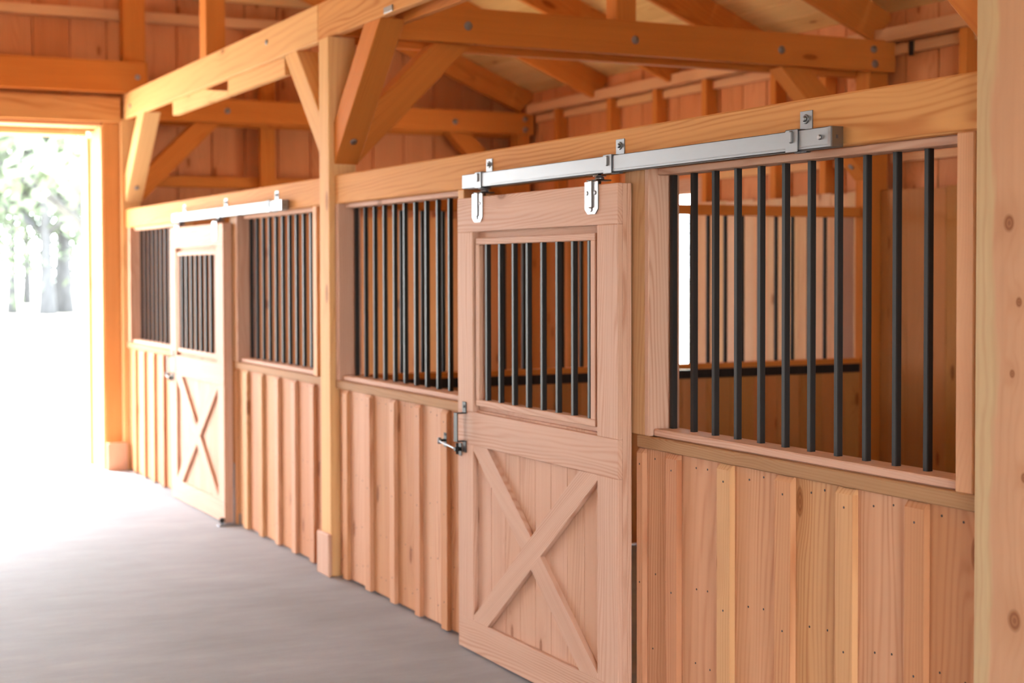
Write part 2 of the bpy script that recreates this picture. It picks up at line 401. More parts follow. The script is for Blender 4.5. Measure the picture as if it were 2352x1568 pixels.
# unseen left-hand stall fronts, cut short so side daylight can cross the aisle
b = MB(); y = 9.3
while y < 12.9:
    y1 = min(y+0.30, 12.95)
    b.box(-4.12, -4.10, y+0.003, y1-0.003, 0, 2.1, along='z', ch=0.001); b.box(-4.10, -4.08, y1-0.035, y1+0.035, 0, 2.0, along='z', ch=0.003); y = y1
structure(b.build('wall_left', M_SIDING))
b = MB(); y = -3.2
while y < 13.1:
    y1 = min(y+0.40, 13.15)
    for (s0, s1) in (((0, 1.5), (2.05, roof_t(4.1)-0.01)) if 5.0 < y < 9.1 else ((0, roof_t(4.1)-0.01),)):  # invented window opening, added to bring daylight in from the left
        b.box(-8.22, -8.2, y+0.002, y1-0.002, s0, s1, along='z', ch=0.001)
    y = y1
structure(b.build('wall_outer_left', M_TAN))  # unseen wall, given dark boards to lessen bounced fill light
# unseen gable wall behind the camera; narrowed doorway and dark boards limit the light
b = MB(); x = -8.2
while x < BX:
    x1 = min(x+0.29, BX+0.02)
    zt = min(roof_t(q if q >= RIDGE else 2*RIDGE-q) for q in (x, x1))-0.01
    s0 = DZ+0.03 if (x1 > -3.1 and x < -0.9) else 0.0
    b.box(x+0.001, x1-0.001, -3.22, -3.2, s0, zt, along='z', ch=0.001); x = x1
structure(b.build('wall_near', M_TAN))
# roof planks (run along the barn on top of the rafters)
b = MB()
for side in (1, -1):
    s = 0.0; n_ = math.hypot(1, SL)
    while True:
        xa = RIDGE + side*(s+0.003)/n_; xb = RIDGE + side*(s+0.184)/n_
        if abs(xb-RIDGE) > 6.2: break
        xm = (xa+xb)/2; zm = roof_t(xm if side > 0 else 2*RIDGE-xm) + 0.012
        b.bar((xm, 5.0, zm), Y3, (1, 0, -side*SL), 16.6, 0.181, 0.022, ch=0.001)
        s += 0.184
structure(b.build('ceiling', M_ROOF))

# ------------------------------------------------------------------ timber frame
def member(name, label, cat, mat, *a, group=None, bolts=(), bolt_axis=None, **k):
    if not bolts:
        return tag(one('box', *a, **k).build(name, mat), label, cat, group)
    x0, x1, y0, y1, z0, z1 = a
    t = thing(name, label, cat, ((x0+x1)/2, (y0+y1)/2, z0), group)
    one('box', *a, **k).build('timber', mat, t)
    for q in bolts:
        bb = MB(); bb.disc(q, bolt_axis, 0.021, 0.004, 14); bb.disc(Vector(q)+Vector(bolt_axis)*0.004, bolt_axis, 0.013, 0.008, 6)
        bb.build('bolt', M_BOLT, t)
    return t

# posts
def post(label, y0, y1, x0, x1, ztop, block, mat=None):
    t = thing('timber_post', label, 'post', ((x0+x1)/2, (y0+y1)/2, 0))
    one('box', x0, x1, y0, y1, 0.0, ztop, along='z', ch=0.004, grain_off=(3.1+y0, 0.05, 0.09), rnd=0.5).build('shaft', mat or M_POST, t)
    if block:
        one('box', *block, along='z', ch=0.006).build('base_block', M_DOOR, t)
    return t
post('big pale post with brown knots at the right edge of the photo', 2.785, 2.975, -0.03, 0.16, 2.813, None, M_NEAR)
post('square post between the two stalls, with three braces fanning from its top', 7.72, 7.87, -0.03, 0.12, 2.813, (-0.052, -0.0305, 7.70, 7.885, 0, 0.225))
post('corner post of the stall row next to the open doorway', 12.64, 12.79, -0.03, 0.12, 2.815, None)

# aisle plate: two lengths meeting at the middle post, with a lower plank behind
FRP = M_BEAM
t = thing('plate_beam', 'long overhead beam from the doorway corner to the middle post, above the far stall', 'beam', (0, 10.3, 2.815))
one('box', -0.005, 0.04, 7.955, 12.80, 2.815, 3.015, along='y', ch=0.005, rnd=.9).build('timber', M_POST, t)
bb = MB()
bb.prism([(11.25, 2.722), (9.835, 2.722), (9.835, 2.752), (10.33, 2.808), (10.36, 2.95), (11.25, 2.95)], 'x', 0.0405, 0.08, grain=(1, 2, 0))
bb.prism([(9.825, 2.722), (8.66, 2.722), (8.66, 2.95), (9.825, 2.95)], 'x', 0.0405, 0.08, grain=(1, 2, 0))
bb.build('back_plank', M_POST, t)
for q in ((-0.005, 12.42, 2.90), (-0.005, 8.85, 2.93)):
    one('disc', q, (-1, 0, 0), 0.016, 0.008).build('bolt', M_BOLT, t)
t = thing('plate_beam', 'long overhead beam running from the middle post up out of the top of the photo', 'beam', (0, 5.3, 2.815))
one('box', -0.005, 0.04, 2.3, 7.95, 2.815, 3.015, along='y', ch=0.005, rnd=.3).build('timber', M_BEAM, t)
one('box', -0.011, -0.0052, 6.88, 6.99, 2.82, 2.85, along='y', ch=0.002).build('plate_washer', M_BOLT, t)
one('box', 0.1205, 0.16, 2.3, 7.2, 2.80, 2.98, along='y', ch=0.004).build('back_plank', M_FRAME, t)

# stall headers
def header(label, y0, y1, rnd):
    return tag(one('box', 0.0, 0.09, y0, y1, 1.946, 2.094, along='y', ch=0.006, rnd=rnd, grain_off=(y0*1.3, 0.03, 0.07)).build('header_beam', M_BEAM), label, 'beam')
header('rough-sawn header beam over the near stall, right of the middle post', 2.977, 7.718, 0.45)
header('rough-sawn header beam over the far stall, left of the middle post', 7.872, 12.638, 0.62)

# braces: 45 degrees, 0.15 wide
def brace_y(label, yp, sgn, x0=-0.002, x1=0.13, mat=M_FRAME, bolt=True, rnd=None):
    L = 0.95; c45 = math.sqrt(.5)
    d = Vector((0, sgn*c45, c45)); w = Vector((0, -sgn*c45, c45))
    start = Vector(((x0+x1)/2, yp, 2.15))           # lower edge meets the post here
    span = 0.665/c45
    c = start + d*(span/2) + w*0.0775
    # ends cut plumb at the post and level at the beam
    bb = one('bar', c, d, w, span-0.155, 0.155, x1-x0, k0=1.0, k1=-1.0, ch=0.004, rnd=rnd)
    t = thing('knee_brace', label, 'brace', start)
    bb.build('timber', mat, t)
    if bolt:
        q = start + d*0.17 + w*0.06 - w*0.0598
        bb = MB(); bb.disc(start+d*0.16, -w, 0.018, 0.010, 12); bb.build('bolt', M_BOLT, t)
    return t
brace_y('pale knee brace leaning from the middle post toward the doorway', 7.873, 1, mat=M_POST, bolt=False, rnd=1)
brace_y('broad knee brace leaning from the middle post toward the near stall', 7.717, -1)
brace_y('bright knee brace under the beam beside the open doorway', 12.637, -1, mat=M_POST, rnd=.4)
brace_y('knee brace meeting the big near post at the top right corner', 2.978, 1, bolt=False)
def brace_x(label, xp, sgn, y0, y1, bolt=False):
    c45 = math.sqrt(.5); d = Vector((sgn*c45, 0, c45)); w = Vector((-sgn*c45, 0, c45))
    start = Vector((xp, (y0+y1)/2, 2.15)); span = 0.665/c45
    bb = one('bar', start + d*(span/2) + w*0.0775, d, w, span-0.155, 0.155, y1-y0, k0=1.0, k1=-1.0, ch=0.004)
    t = thing('knee_brace', label, 'brace', start); bb.build('timber', M_FRAME, t)
    if bolt:
        bb = MB(); bb.disc(start+d*0.12, -w, 0.018, 0.010, 12); bb.build('bolt', M_BOLT, t)
    return t
brace_x('knee brace from the middle post up to the bolted tie beam over the stalls', 0.123, 1, 7.725, 7.865)
brace_x('dark knee brace behind the bright one, rising from the doorway corner post', 0.123, 1, 12.645, 12.785)
brace_x('knee brace under the right end of the near tie beam, down to the wall post', 3.497, -1, 7.725, 7.865, True)
brace_x('far knee brace under the right end of the far tie beam', 3.497, -1, 12.645, 12.785)

# tie beams: two planks bolted either side of the posts
def tie(label, y0, y1, bolts):
    t = thing('tie_beam', label, 'beam', (1.9, (y0+y1)/2, 2.815))
    one('box', 0.045, 3.66, y0-0.042, y0-0.002, 2.815, 3.008, along='x', ch=0.004).build('front_plank', M_FRAME, t)
    one('box', 0.17, 3.66, y1+0.002, y1+0.062, 2.798, 3.0, along='x', ch=0.004).build('back_plank', M_FRAME, t)
    for (x, z) in bolts:
        bb = MB(); bb.disc((x, y0-0.042, z), (0, -1, 0), 0.024, 0.004, 14); bb.disc((x, y0-0.046, z), (0, -1, 0), 0.014, 0.009, 6); bb.build('bolt', M_BOLT, t)
tie('near double tie beam with five bolts, crossing from the middle post to the right-hand wall', 7.72, 7.87, ((0.75, 2.91), (1.79, 2.90), (2.80, 2.905), (3.49, 2.95), (3.50, 2.86)))
tie('far tie beam against the gable wall, above the far stall', 12.64, 12.79, ((0.83, 2.912), (2.88, 2.905), (3.57, 2.955), (3.57, 2.86)))

# wall posts on the right-hand wall
tag(one('box', 3.50, 3.64, 7.725, 7.865, 0, 3.01, along='z', ch=0.003).build('wall_post', M_FRAME), 'square wall post under the right end of the near tie beam', 'post')
tag(one('box', 3.50, 3.64, 12.645, 12.785, 0, 3.01, along='z', ch=0.003).build('wall_post', M_FRAME), 'square corner post under the right end of the far tie beam', 'post')
# studs, plate and girt on the right-hand wall
YST = [(12.065, 0), (11.15, 0), (10.435, 0), (9.74, 0), (8.88, 0), (8.33, 0), (7.02, 0), (6.33, 0), (5.64, 0)]
lab = ['first bare stud on the right wall from the gable corner', 'second bare stud on the right wall from the gable corner', 'third bare stud from the gable corner, ending over the bright window', 'fourth bare stud from the gable corner, just right of the bright window',
       'fifth stud from the gable corner, seen under the tie beam', 'stud on the right wall just left of the post under the near tie beam', 'first stud right of the near tie beam, beside the big post', 'stud on the right wall behind the big near post', 'nearest stud on the right wall']
for i, (yy, _) in enumerate(YST[:7]):
    z0 = WZ1+0.095 if (WY0-0.08 < yy < WY1+0.1) else 0.0
    z1 = 2.998
    w_ = 0.032
    tag(one('box', 3.60, 3.695, yy-w_, yy+w_, z0, z1, along='z', ch=0.002).build('wall_stud', M_FRAME), lab[i], 'stud')
tag(one('box', 3.575, 3.69, -3.0, 12.60, 3.0, 3.082, along='y', ch=0.003).build('wall_plate', M_PALE), 'pale top plate along the right-hand wall under the rafter ends', 'beam')
YS = sorted([q[0] for q in YST[:7]] + [7.795])
k = 0
gl = ['blocking at the far end of the right wall below the top plate', 'blocking between first and second studs', 'blocking between second and third studs', 'blocking between third and fourth studs', 'blocking', 'blocking', 'blocking', 'blocking']
edges = [12.6]+sorted([q[0] for q in YST[:7]]+[7.795], reverse=True)+[5.5]
nm = ['beside the gable corner post', 'between the first and second studs from the gable corner', 'between the second and third studs from the gable corner', 'left of the fourth stud from the gable corner', 'right of the fourth stud from the gable corner',
      'behind the near tie beam, left part', 'left of the wall post under the near tie beam', 'right of the end of the near tie beam', 'behind the big near post']
for i in range(len(edges)-1):
    a_, c_ = edges[i+1]+0.034, edges[i]-0.034
    if abs(edges[i+1]-7.795) < .01: a_ = 7.87
    if abs(edges[i]-7.795) < .01: c_ = 7.72
    tag(one('box', 3.655, 3.695, a_, c_, 2.925, 2.985, along='y', ch=0.002).build('blocking', M_PALE), 'orange blocking under the wall plate, '+nm[i], 'blocking')
for i in range(len(edges)-1):
    if i in (0, 1): continue
    a_, c_ = edges[i+1]+0.034, edges[i]-0.034
    if i == 2: continue
    if abs(edges[i+1]-7.795) < .01: a_ = 7.87
    if abs(edges[i]-7.795) < .01: c_ = 7.72
    if a_ > 9.7: continue
    tag(one('box', 3.655, 3.695, a_, c_, 2.262, 2.315, along='y', ch=0.002).build('blocking', M_PALE), 'lower blocking above the kick boards, '+nm[i].replace('the wall post under the ', 'the post at the '), 'blocking')
t_ = one('box', 3.64, 3.652, 7.50, 7.535, 2.90, 2.99, along='z', ch=0.001).build('wall_hook', M_BLACK)
tag(t_, 'small black metal strap hanging below the wall plate at upper right', 'strap')

# rafters
def rafter(label, yc, group=None, w=0.045, x0=RIDGE):
    xa, xb = x0, 3.655; n_ = math.hypot(1, SL)
    d = Vector((1, 0, -SL)).normalized(); xm = (xa+xb)/2
    zc = roof_b(xm)+0.1175
    depth = 0.235/n_
    bb = one('bar', (xm, yc, zc), d, Vector((SL, 0, 1)), (xb-xa)*n_, depth, w, k0=SL, k1=SL, ch=0.003)
    return tag(bb.build('rafter', M_FRAME), label, 'rafter', group)
rl = ['rafter lying against the gable wall, above the far tie beam', 'second rafter from the gable wall', 'third rafter from the gable wall, passing behind the near tie beam', 'fourth rafter from the gable wall, passing left of the short king post',
      'rafter above the near tie beam, ending near its right end', 'rafter nearest the camera at the top right corner', 'rafter over the near stall out of sight', 'rafter over the near stall beyond view', 'rafter near the open end']
for i, yy in enumerate((12.72, 11.37, 10.18, 9.0, 7.80, 6.55, 5.35, 4.15, 2.95)):
    if i < 6: rafter(rl[i], yy)
# king post, upper posts, gable pieces
tag(one('box', 1.70, 1.83, 7.735, 7.855, 3.01, roof_b(1.83)-0.002, along='z', ch=0.003).build('king_post', M_FRAME), 'short king post standing on the middle of the near tie beam', 'post')
tag(one('box', 0.0, 0.13, 10.19, 10.35, 3.017, roof_b(0.13)-0.002, along='z', ch=0.003, rnd=.6).build('upper_post', M_FRAME), 'upright post standing on the overhead beam, left edge brightly lit', 'post')
tag(one('box', 0.0, 0.175, 12.66, 12.80, 3.27, roof_b(0.175)-0.002, along='z', ch=0.003).build('gable_post', M_FRAME), 'upright post on the gable wall above the doorway corner', 'post')
member('lintel_beam', 'heavy bolted beam across the top of the doorway', 'beam', M_FRAME, -8.0, 0.17, 12.57, 12.68, 3.02, 3.266, along='x', ch=0.005, bolts=((0.09, 12.57, 3.145), (-3.9, 12.57, 3.145)), bolt_axis=(0, -1, 0))
tag(one('box', -5.9, 1.85, 12.865, 12.945, 3.64, 3.72, along='x', ch=0.003).build('gable_girt', M_PALE), 'horizontal girt across the gable boards above the doorway beam', 'girt')
tag(one('box', 0.13, BX-0.02, 12.865, 12.945, 2.295, 2.385, along='x', ch=0.003).build('gable_girt', M_FRAME), 'low horizontal girt on the gable wall behind the far stall', 'girt')
tag(one('box', 0.45, 2.3, 12.80, 12.86, 3.84, 4.0, along='x', ch=0.003).build('collar_beam', M_PALE), 'collar beam with a pale underside at the top edge of the photo', 'beam')
tag(one('box', 1.17, 1.30, 12.80, 12.86, 0.0, 3.6, along='z', ch=0.003).build('gable_stud', M_FRAME), 'upright stud on the gable wall behind the far stall, below the far tie beam', 'stud')

# doorway surround
t = thing('door_frame', 'timber surround of the wide open doorway, with its brightly lit jamb', 'door frame', (-0.1, 12.85, 0))
one('box', -0.165, -0.031, 12.70, 12.93, 0.0, 2.79, along='z', ch=0.004).build('jamb_post', M_BEAM, t)
one('box', -0.178, -0.1655, 12.71, 13.12, 0.0, 2.755, along='z', ch=0.003).build('jamb_liner', M_PALE, t)
one('box', -0.205, -0.166, 13.125, 13.34, 0.0, 2.70, along='z', ch=0.003).build('jamb_stop', M_PALE, t)
one('box', -3.95, -0.031, 12.645, 12.698, 2.79, 2.985, along='x', ch=0.004).build('head_board', M_BEAM, t)
one('box', -3.95, -0.179, 12.705, 13.12, 2.755, 2.785, along='x', ch=0.003).build('head_liner', M_PALE, t)
one('box', -3.95, -0.206, 13.125, 13.34, 2.715, 2.78, along='x', ch=0.003).build('head_stop', M_PALE, t)
one('box', -3.985, -3.951, 12.70, 13.06, 0.0, 2.79, along='z', ch=0.003).build('jamb_liner', M_PALE, t)
one('box', -0.170, -0.005, 12.61, 12.638, 0.0, 0.225, along='z', ch=0.005).build('base_block', M_DOOR, t)

# ------------------------------------------------------------------ stall front panels
def nails(bb, spots, x):
    for (y_, z_) in spots: bb.disc((x, y_, z_), (-1, 0, 0), 0.0035, 0.0012, 8, mat=1)
def panel(label, y0, y1, battens, bars, jambs, seed):
    rs = random.Random(seed)
    t = thing('stall_panel', label, 'stall panel', (0.05, (y0+y1)/2, 0))
    # vertical boards between batten centres
    bb = MB(); cs = sorted([y0]+[(a_+c_)/2 for a_, c_ in battens]+[y1])
    for i in range(len(cs)-1):
        if cs[i+1]-cs[i] < 0.03: continue
        bb.box(0.021, 0.042, cs[i]+0.001, cs[i+1]-0.001, 0.012, 1.0, along='z', ch=0.001, rnd=rs.random())
        w_ = cs[i+1]-cs[i]; mid = (cs[i]+cs[i+1])/2
        for z_ in (0.955, 0.55, 0.30, 0.10):
            nails(bb, [(mid-0.04+rs.uniform(-.01, .01), z_+rs.uniform(-.01, .01)), (mid+0.04+rs.uniform(-.01, .01), z_+rs.uniform(-.01, .01))], 0.021)
    bb.build('board_siding', [M_SIDING, M_NAIL], t)
    for (a_, c_) in battens:
        bb = MB(); w_ = c_-a_; r_ = rs.random(); go = (rs.uniform(0, 40), rs.uniform(-.1, .1), rs.uniform(.03, .1))
        bb.prism([(0.0, a_), (0.0, c_), (0.0205, c_), (0.0205, a_)], 'z', 0.008, 0.968, rnd=r_, grain=(2, 1, 0))
        bb.prism([(0.968, 0.0), (0.985, 0.014), (0.985, 0.0205), (0.968, 0.0205)] if False else [(0.0, 0.968), (0.012, 0.984), (0.0205, 0.984), (0.0205, 0.968)], 'y', a_, c_, rnd=r_, grain=(2, 1, 0))
        mid = (a_+c_)/2
        nails(bb, [(mid, 0.93), (mid, 0.52), (mid, 0.13)], 0.0)
        bb.build('batten', [M_SIDING, M_NAIL], t)
    # sill ledge, bottom and top rails, bars
    one('box', -0.001, 0.12, y0+0.012, y1-0.002, 0.987, 1.030, along='y', ch=0.004, rnd=rs.random()).build('ledge', M_TAN, t)['label'] = 'brown weathered ledge'
    by0 = min(bars)-0.16; by1 = max(bars)+0.04
    by0 = max(by0, jambs[0][1]); by1 = min(by1, jambs[1][0]) if len(jambs) > 1 else by1
    one('box', 0.02, 0.12, jambs[0][1], jambs[1][0], 1.0305, 1.056, along='y', ch=0.004, rnd=rs.random()).build('bottom_rail', M_DOOR, t)
    one('box', 0.035, 0.12, jambs[0][1], jambs[1][0], 1.922, 1.9455, along='y', ch=0.003, rnd=rs.random()).build('top_rail', M_DOOR, t)
    for i, j in enumerate(jambs):
        one('box', 0.0, 0.125, j[0], j[1], 1.0305, 1.9455, along='z', ch=0.003, rnd=rs.random()).build('jamb', M_JAMB if i == 2 else (M_DOOR if i == 1 else M_PALE), t)
    first = None
    for y_ in bars:
        if first is None:
            first = one('box', 0.075, 0.095, y_-0.01, y_+0.01, 1.050, 1.930, along='z', ch=0.0025).build('bar', M_BLACK, t); yb = y_
        else: copy_part(first, (0, y_-yb, 0), t)
    return t
panel('stall panel with black bars right of the near sliding door, beside the big post', 2.98, 4.660,
      [(3.191, 3.268), (3.486, 3.562), (3.774, 3.853), (4.091, 4.164), (4.402, 4.470), (4.622, 4.659)],
      [3.275+0.128*i for i in range(11)], [(3.012, 3.076), (4.580, 4.608), (4.608, 4.74)], 3)
panel('stall panel with black bars between the near sliding door and the middle post', 6.10, 7.715,
      [(7.556, 7.622), (7.233, 7.300), (6.910, 6.970), (6.601, 6.660), (6.290, 6.355), (6.102, 6.14)],
      [7.623-0.1325*i for i in range(11)], [(6.10, 6.16), (7.662, 7.713)], 4)
panel('stall panel with black bars between the middle post and the far sliding door', 7.875, 9.590,
      [(9.324, 9.410), (9.018, 9.089), (8.705, 8.771), (8.395, 8.465), (8.081, 8.154), (9.552, 9.588)],
      [9.482-0.1275*i for i in range(10)], [(8.01, 8.072), (9.51, 9.538), (9.538, 9.67)], 5)
panel('farthest stall panel with black bars, left of the far sliding door by the doorway', 11.02, 12.635,
      [(12.353, 12.42), (12.055, 12.122), (11.742, 11.81), (11.444, 11.51), (11.12, 11.19)],
      [12.462-0.131*i for i in range(11)], [(11.02, 11.08), (12.505, 12.56)], 6)

# ------------------------------------------------------------------ sliding doors
def sliding_door(label, dy, seed):
    rs = random.Random(seed)
    Y0, Y1 = 4.686+dy, 6.032+dy                    # near and far edge
    t = thing('sliding_door', label, 'door', (-0.03, (Y0+Y1)/2, 0.01))
    XF = -0.060; XL = -0.040; XC = -0.023; XB = -0.004
    zb, zt = 0.010, 1.900
    yi0, yi1 = 4.833+dy, 5.882+dy                  # inner stile edges
    for (a_, c_, nm_) in ((Y0, yi0, 'stile'), (yi1, Y1, 'stile')):
        bb = MB()
        for (za, zc) in ((0.142+0.0005, 0.873), (1.012, 1.758)):
            bb.box(XF, XL, a_, c_, za, zc, along='z', ch=0.002, rnd=rs.random())
        bb.box(XL, XC, a_+0.0005, c_-0.0005, zb+0.001, zt-0.001, along='z', ch=0.001, rnd=rs.random())
        bb.box(XC, XB, a_, c_, zb, zt, along='z', ch=0.002, rnd=rs.random())
        bb.build(nm_, M_DOOR, t)
    for (za, zc, nm_) in ((zb, 0.142, 'bottom_rail'), (0.873, 1.012, 'middle_rail'), (1.758, zt, 'top_rail')):
        one('box', XF, XL, Y0, Y1, za, zc, along='y', ch=0.002, rnd=rs.random()).build(nm_, M_DOOR, t)
    # lower board panel
    bb = MB(); y_ = yi0
    while y_ < yi1-0.01:
        y2 = min(y_+0.131, yi1)
        bb.box(XL+0.001, XC-0.001, y_+0.0008, y2-0.0008, 0.02, 1.02, along='z', ch=0.0015, rnd=rs.random()); y_ = y2
    # frame of the panel round the window
    bb.box(-0.031, XC-0.001, yi0, yi1, 1.0205, 1.055, along='y', ch=0.001); bb.box(-0.031, XC-0.001, yi0, yi1, 1.715, 1.80, along='y', ch=0.001)
    bb.build('board_panel', M_DOORPANEL, t)
    # cross braces
    zl, zh = 0.142, 0.873
    A = Vector((0, yi1, zl)); B = Vector((0, yi0, zh)); C = Vector((0, yi1, zh)); D = Vector((0, yi0, zl))
    wb = 0.095
    def xbrace(P, Q, s0, s1):
        d = (Q-P); L = d.length; u = d.normalized(); w = Vector((0, -u.z, u.y))
        return u, w, L
    def quad(pts, nm_):
        bb = MB(); bb.prism(pts, 'x', XF+0.001, XL+0.0005, rnd=rs.random(), grain=(1, 2, 0))
        # grain along the brace
        u = Vector((0, pts[0][0]-pts[2][0], pts[0][1]-pts[2][1])).normalized(); w = Vector((0, -u.z, u.y)); o3 = rs.uniform(0, 30)
        bb.g = [(v.dot(u)+o3, v.dot(w)+0.04, v.x+0.06) for v in bb.v]
        bb.build(nm_, M_DOOR, t)
    # full-length brace rises from far bottom to near top
    ex = 0.135; ez = 0.0
    quad([(yi1, zl), (yi1-ex, zl), (yi0, zh-0.02), (yi0, zh), (yi0+ex, zh), (yi1, zl+0.02)], 'cross_brace')
    # other diagonal in two halves, butted against the first
    def line_pt(s): return (yi1+(yi0-yi1)*s, zh+(zl-zh)*s)
    # edges of the full brace: find where the second diagonal's edges meet them
    def inter(p1, p2, p3, p4):
        d1 = (p2[0]-p1[0], p2[1]-p1[1]); d2 = (p4[0]-p3[0], p4[1]-p3[1])
        den = d1[0]*d2[1]-d1[1]*d2[0]; s = ((p3[0]-p1[0])*d2[1]-(p3[1]-p1[1])*d2[0])/den
        return (p1[0]+s*d1[0], p1[1]+s*d1[1])
    up1, up2 = (yi1, zl+0.02), (yi0+ex, zh)        # far-upper edge of the full brace
    lo1, lo2 = (yi1-ex, zl), (yi0, zh-0.02)        # near-lower edge
    a1, a2 = (yi1-ex, zh), (yi0, zl+0.02)          # second diagonal, upper edge
    b1, b2 = (yi1, zh-0.02), (yi0+ex, zl)          # second diagonal, lower edge
    quad([(yi1, zh), a1, inter(a1, a2, up1, up2), inter(b1, b2, up1, up2), b1], 'cross_brace')
    quad([(yi0, zl), a2, inter(a1, a2, lo1, lo2), inter(b1, b2, lo1, lo2), b2], 'cross_brace')
    # window frame with bars
    wy0, wy1, wz0, wz1 = 4.858+dy, 5.866+dy, 1.040, 1.731
    wf = MB(); fx0, fx1 = -0.054, -0.004
    wf.box(fx0, fx1, wy0, wy1, wz1-0.026, wz1, along='y', ch=0.002, rnd=.2); wf.box(fx0, fx1, wy0, wy1, wz0, wz0+0.026, along='y', ch=0.002, rnd=.7)
    wf.box(fx0, fx1, wy0, wy0+0.033, wz0+0.0262, wz1-0.0262, along='z', ch=0.002); wf.box(fx0, fx1, wy1-0.036, wy1, wz0+0.0262, wz1-0.0262, along='z', ch=0.002)
    wfo = wf.build('window_frame', M_DOOR, t)
    first = None
    for i in range(8):
        y_ = 5.792-0.01+dy - i*0.1232
        if first is None: first = one('box', -0.046, -0.026, y_-0.01, y_+0.01, wz0+0.014, wz1-0.014, along='z', ch=0.0025).build('bar', M_BLACK, t); yb = y_
        else: copy_part(first, (0, y_-yb, 0), t)
    # hanger brackets
    for yc in (5.836+dy-0.01, 4.866+dy):
        h = MB(); hw = 0.048
        poly = [(yc-hw, 1.912), (yc-hw, 1.815), (yc-hw*0.55, 1.797), (yc+hw*0.55, 1.797), (yc+hw, 1.815), (yc+hw, 1.912)]
        h.prism(poly, 'x', XF-0.0045, XF-0.0003)
        h.bar((XF-0.005, yc, 1.868), Z3, Y3, 0.10, 0.030, 0.010, ch=0.0045)             # pressed rib
        h.bar((-0.0325, yc, 1.917), X3, Y3, 0.064, 0.075, 0.0045, ch=0.002)            # over the top
        h.tube([(-0.030, yc, 1.905), (-0.030, yc, 1.952)], 0.006, 10)
        ho = h.build('roller_hanger', M_ZINC, t)
        n_ = MB(); n_.disc((-0.030, yc, 1.921), Z3, 0.019, 0.010, 6)
        n_.tube([(-0.030, yc, 1.9315), (-0.030, yc, 1.9345)], 0.024, 14)
        n_.build('nut', M_BOLT, ho, loc=ORG[t.name])
        s_ = MB()
        for (dy_, z_) in ((-0.028, 1.872), (0.028, 1.872), (0.0, 1.813)): s_.disc((XF-0.0045, yc+dy_, z_), (-1, 0, 0), 0.008, 0.003, 6)
        s_.build('screw', M_BOLT, ho, loc=ORG[t.name])
    # pull handle
    h = MB(); yc = 5.962+dy; hw = 0.018; xo = XF-0.042
    h.bar((xo, yc, 0.943), Z3, Y3, 0.118, 2*hw, 0.004, ch=0.001)
    for z_ in (0.884, 1.002): h.bar(((XF+xo)/2, yc, z_), X3, Y3, 0.046, 2*hw, 0.004, ch=0.001)
    for z_ in (0.861, 1.025): h.bar((XF-0.0023, yc, z_), Z3, Y3, 0.048, 2*hw, 0.004, ch=0.001)
    for z_ in (0.857, 1.029): h.disc((XF-0.0043, yc, z_), (-1, 0, 0), 0.006, 0.003, 8)
    h.build('pull_handle', M_BLACK, t)
    return t
PITCH = 4.931
sliding_door('near sliding stall door with cross-braced lower half and barred window, sharp in focus', 0.0, 21)
sliding_door('far sliding stall door washed white by the light from the doorway', PITCH, 22)

# tracks on the headers
def track(label, dy, ys):
    y0, y1 = 3.520+dy, 6.000+dy
    t = thing('door_track', label, 'door track', (-0.03, (y0+y1)/2, 1.94))
    x0, x1, z0, z1 = -0.052, -0.012, 1.940, 1.998
    bb = MB(); th = 0.003
    # open-bottomed box rail: front, top, back, two inturned lips
    bb.box(x0, x0+th, y0, y1, z0, z1, ch=0.001); bb.box(x1-th, x1, y0, y1, z0, z1, ch=0.001); bb.box(x0, x1, y0, y1, z1-th, z1, ch=0.001)
    bb.box(x0, x0+0.013, y0, y1, z0, z0+th, ch=0.001); bb.box(x1-0.013, x1, y0, y1, z0, z0+th, ch=0.001)
    bb.box(x0-0.0015, x0, y0, y1, z0+0.007, z0+0.010, ch=0.0005)
    bb.build('box_rail', M_GALV, t)
    cap = MB()
    cap.box(x0, x1, y0-0.004, y0-0.0005, z0, z1, ch=0.001); cap.box(x0-0.003, x0-0.0005, y0-0.004, y0+0.012, z0, z1, ch=0.001)
    cap.box(-0.037, -0.031, y0-0.0055, y0-0.0038, 1.964, 1.974, mat=1, ch=0.0003)
    cap.build('end_cap', [M_ZINC, M_NAIL], t)
    one('disc', (x0, y0+0.05, 1.970), (-1, 0, 0), 0.0075, 0.006, 14).build('stop_bolt', M_BOLT, t)
    for yb in ys:
        w_ = 0.029; bb = MB()
        bb.box(x0-0.004, x0-0.0005, yb-w_, yb+w_, z0-0.004, z1+0.004, ch=0.001)
        bb.box(x0-0.004, -0.0005, yb-w_, yb+w_, z1+0.0005, z1+0.004, ch=0.001)
        bb.box(-0.004, -0.0004, yb-w_, yb+w_, z1-0.01, 2.058, ch=0.001)
        bb.box(x0-0.004, x1+0.004, yb-w_, yb+w_, z0-0.004, z0-0.0005, ch=0.001) if False else None
        bb.box(x0-0.004, x0+0.012, yb-w_, yb+w_, z0-0.004, z0-0.0005, ch=0.001); bb.box(x1-0.012, x1+0.004, yb-w_, yb+w_, z0-0.004, z0-0.0005, ch=0.001)
        bb.bar((x0-0.005, yb, z1-0.018), Z3, Y3, 0.036, 0.015, 0.008, ch=0.0035)
        br = bb.build('track_bracket', M_GALV, t)
        s_ = MB(); s_.disc((-0.004, yb, 2.034), (-1, 0, 0), 0.014, 0.0025, 14); s_.disc((-0.0065, yb, 2.034), (-1, 0, 0), 0.0085, 0.008, 6)
        s_.build('screw', M_GALV, br, loc=ORG[t.name])
    return t
track('galvanised box track over the near stall, fixed by three brackets', 0.0, (5.836, 4.766, 3.698))
track('bright box track over the far sliding door, out of focus', PITCH, (10.771, 9.738, 8.685))

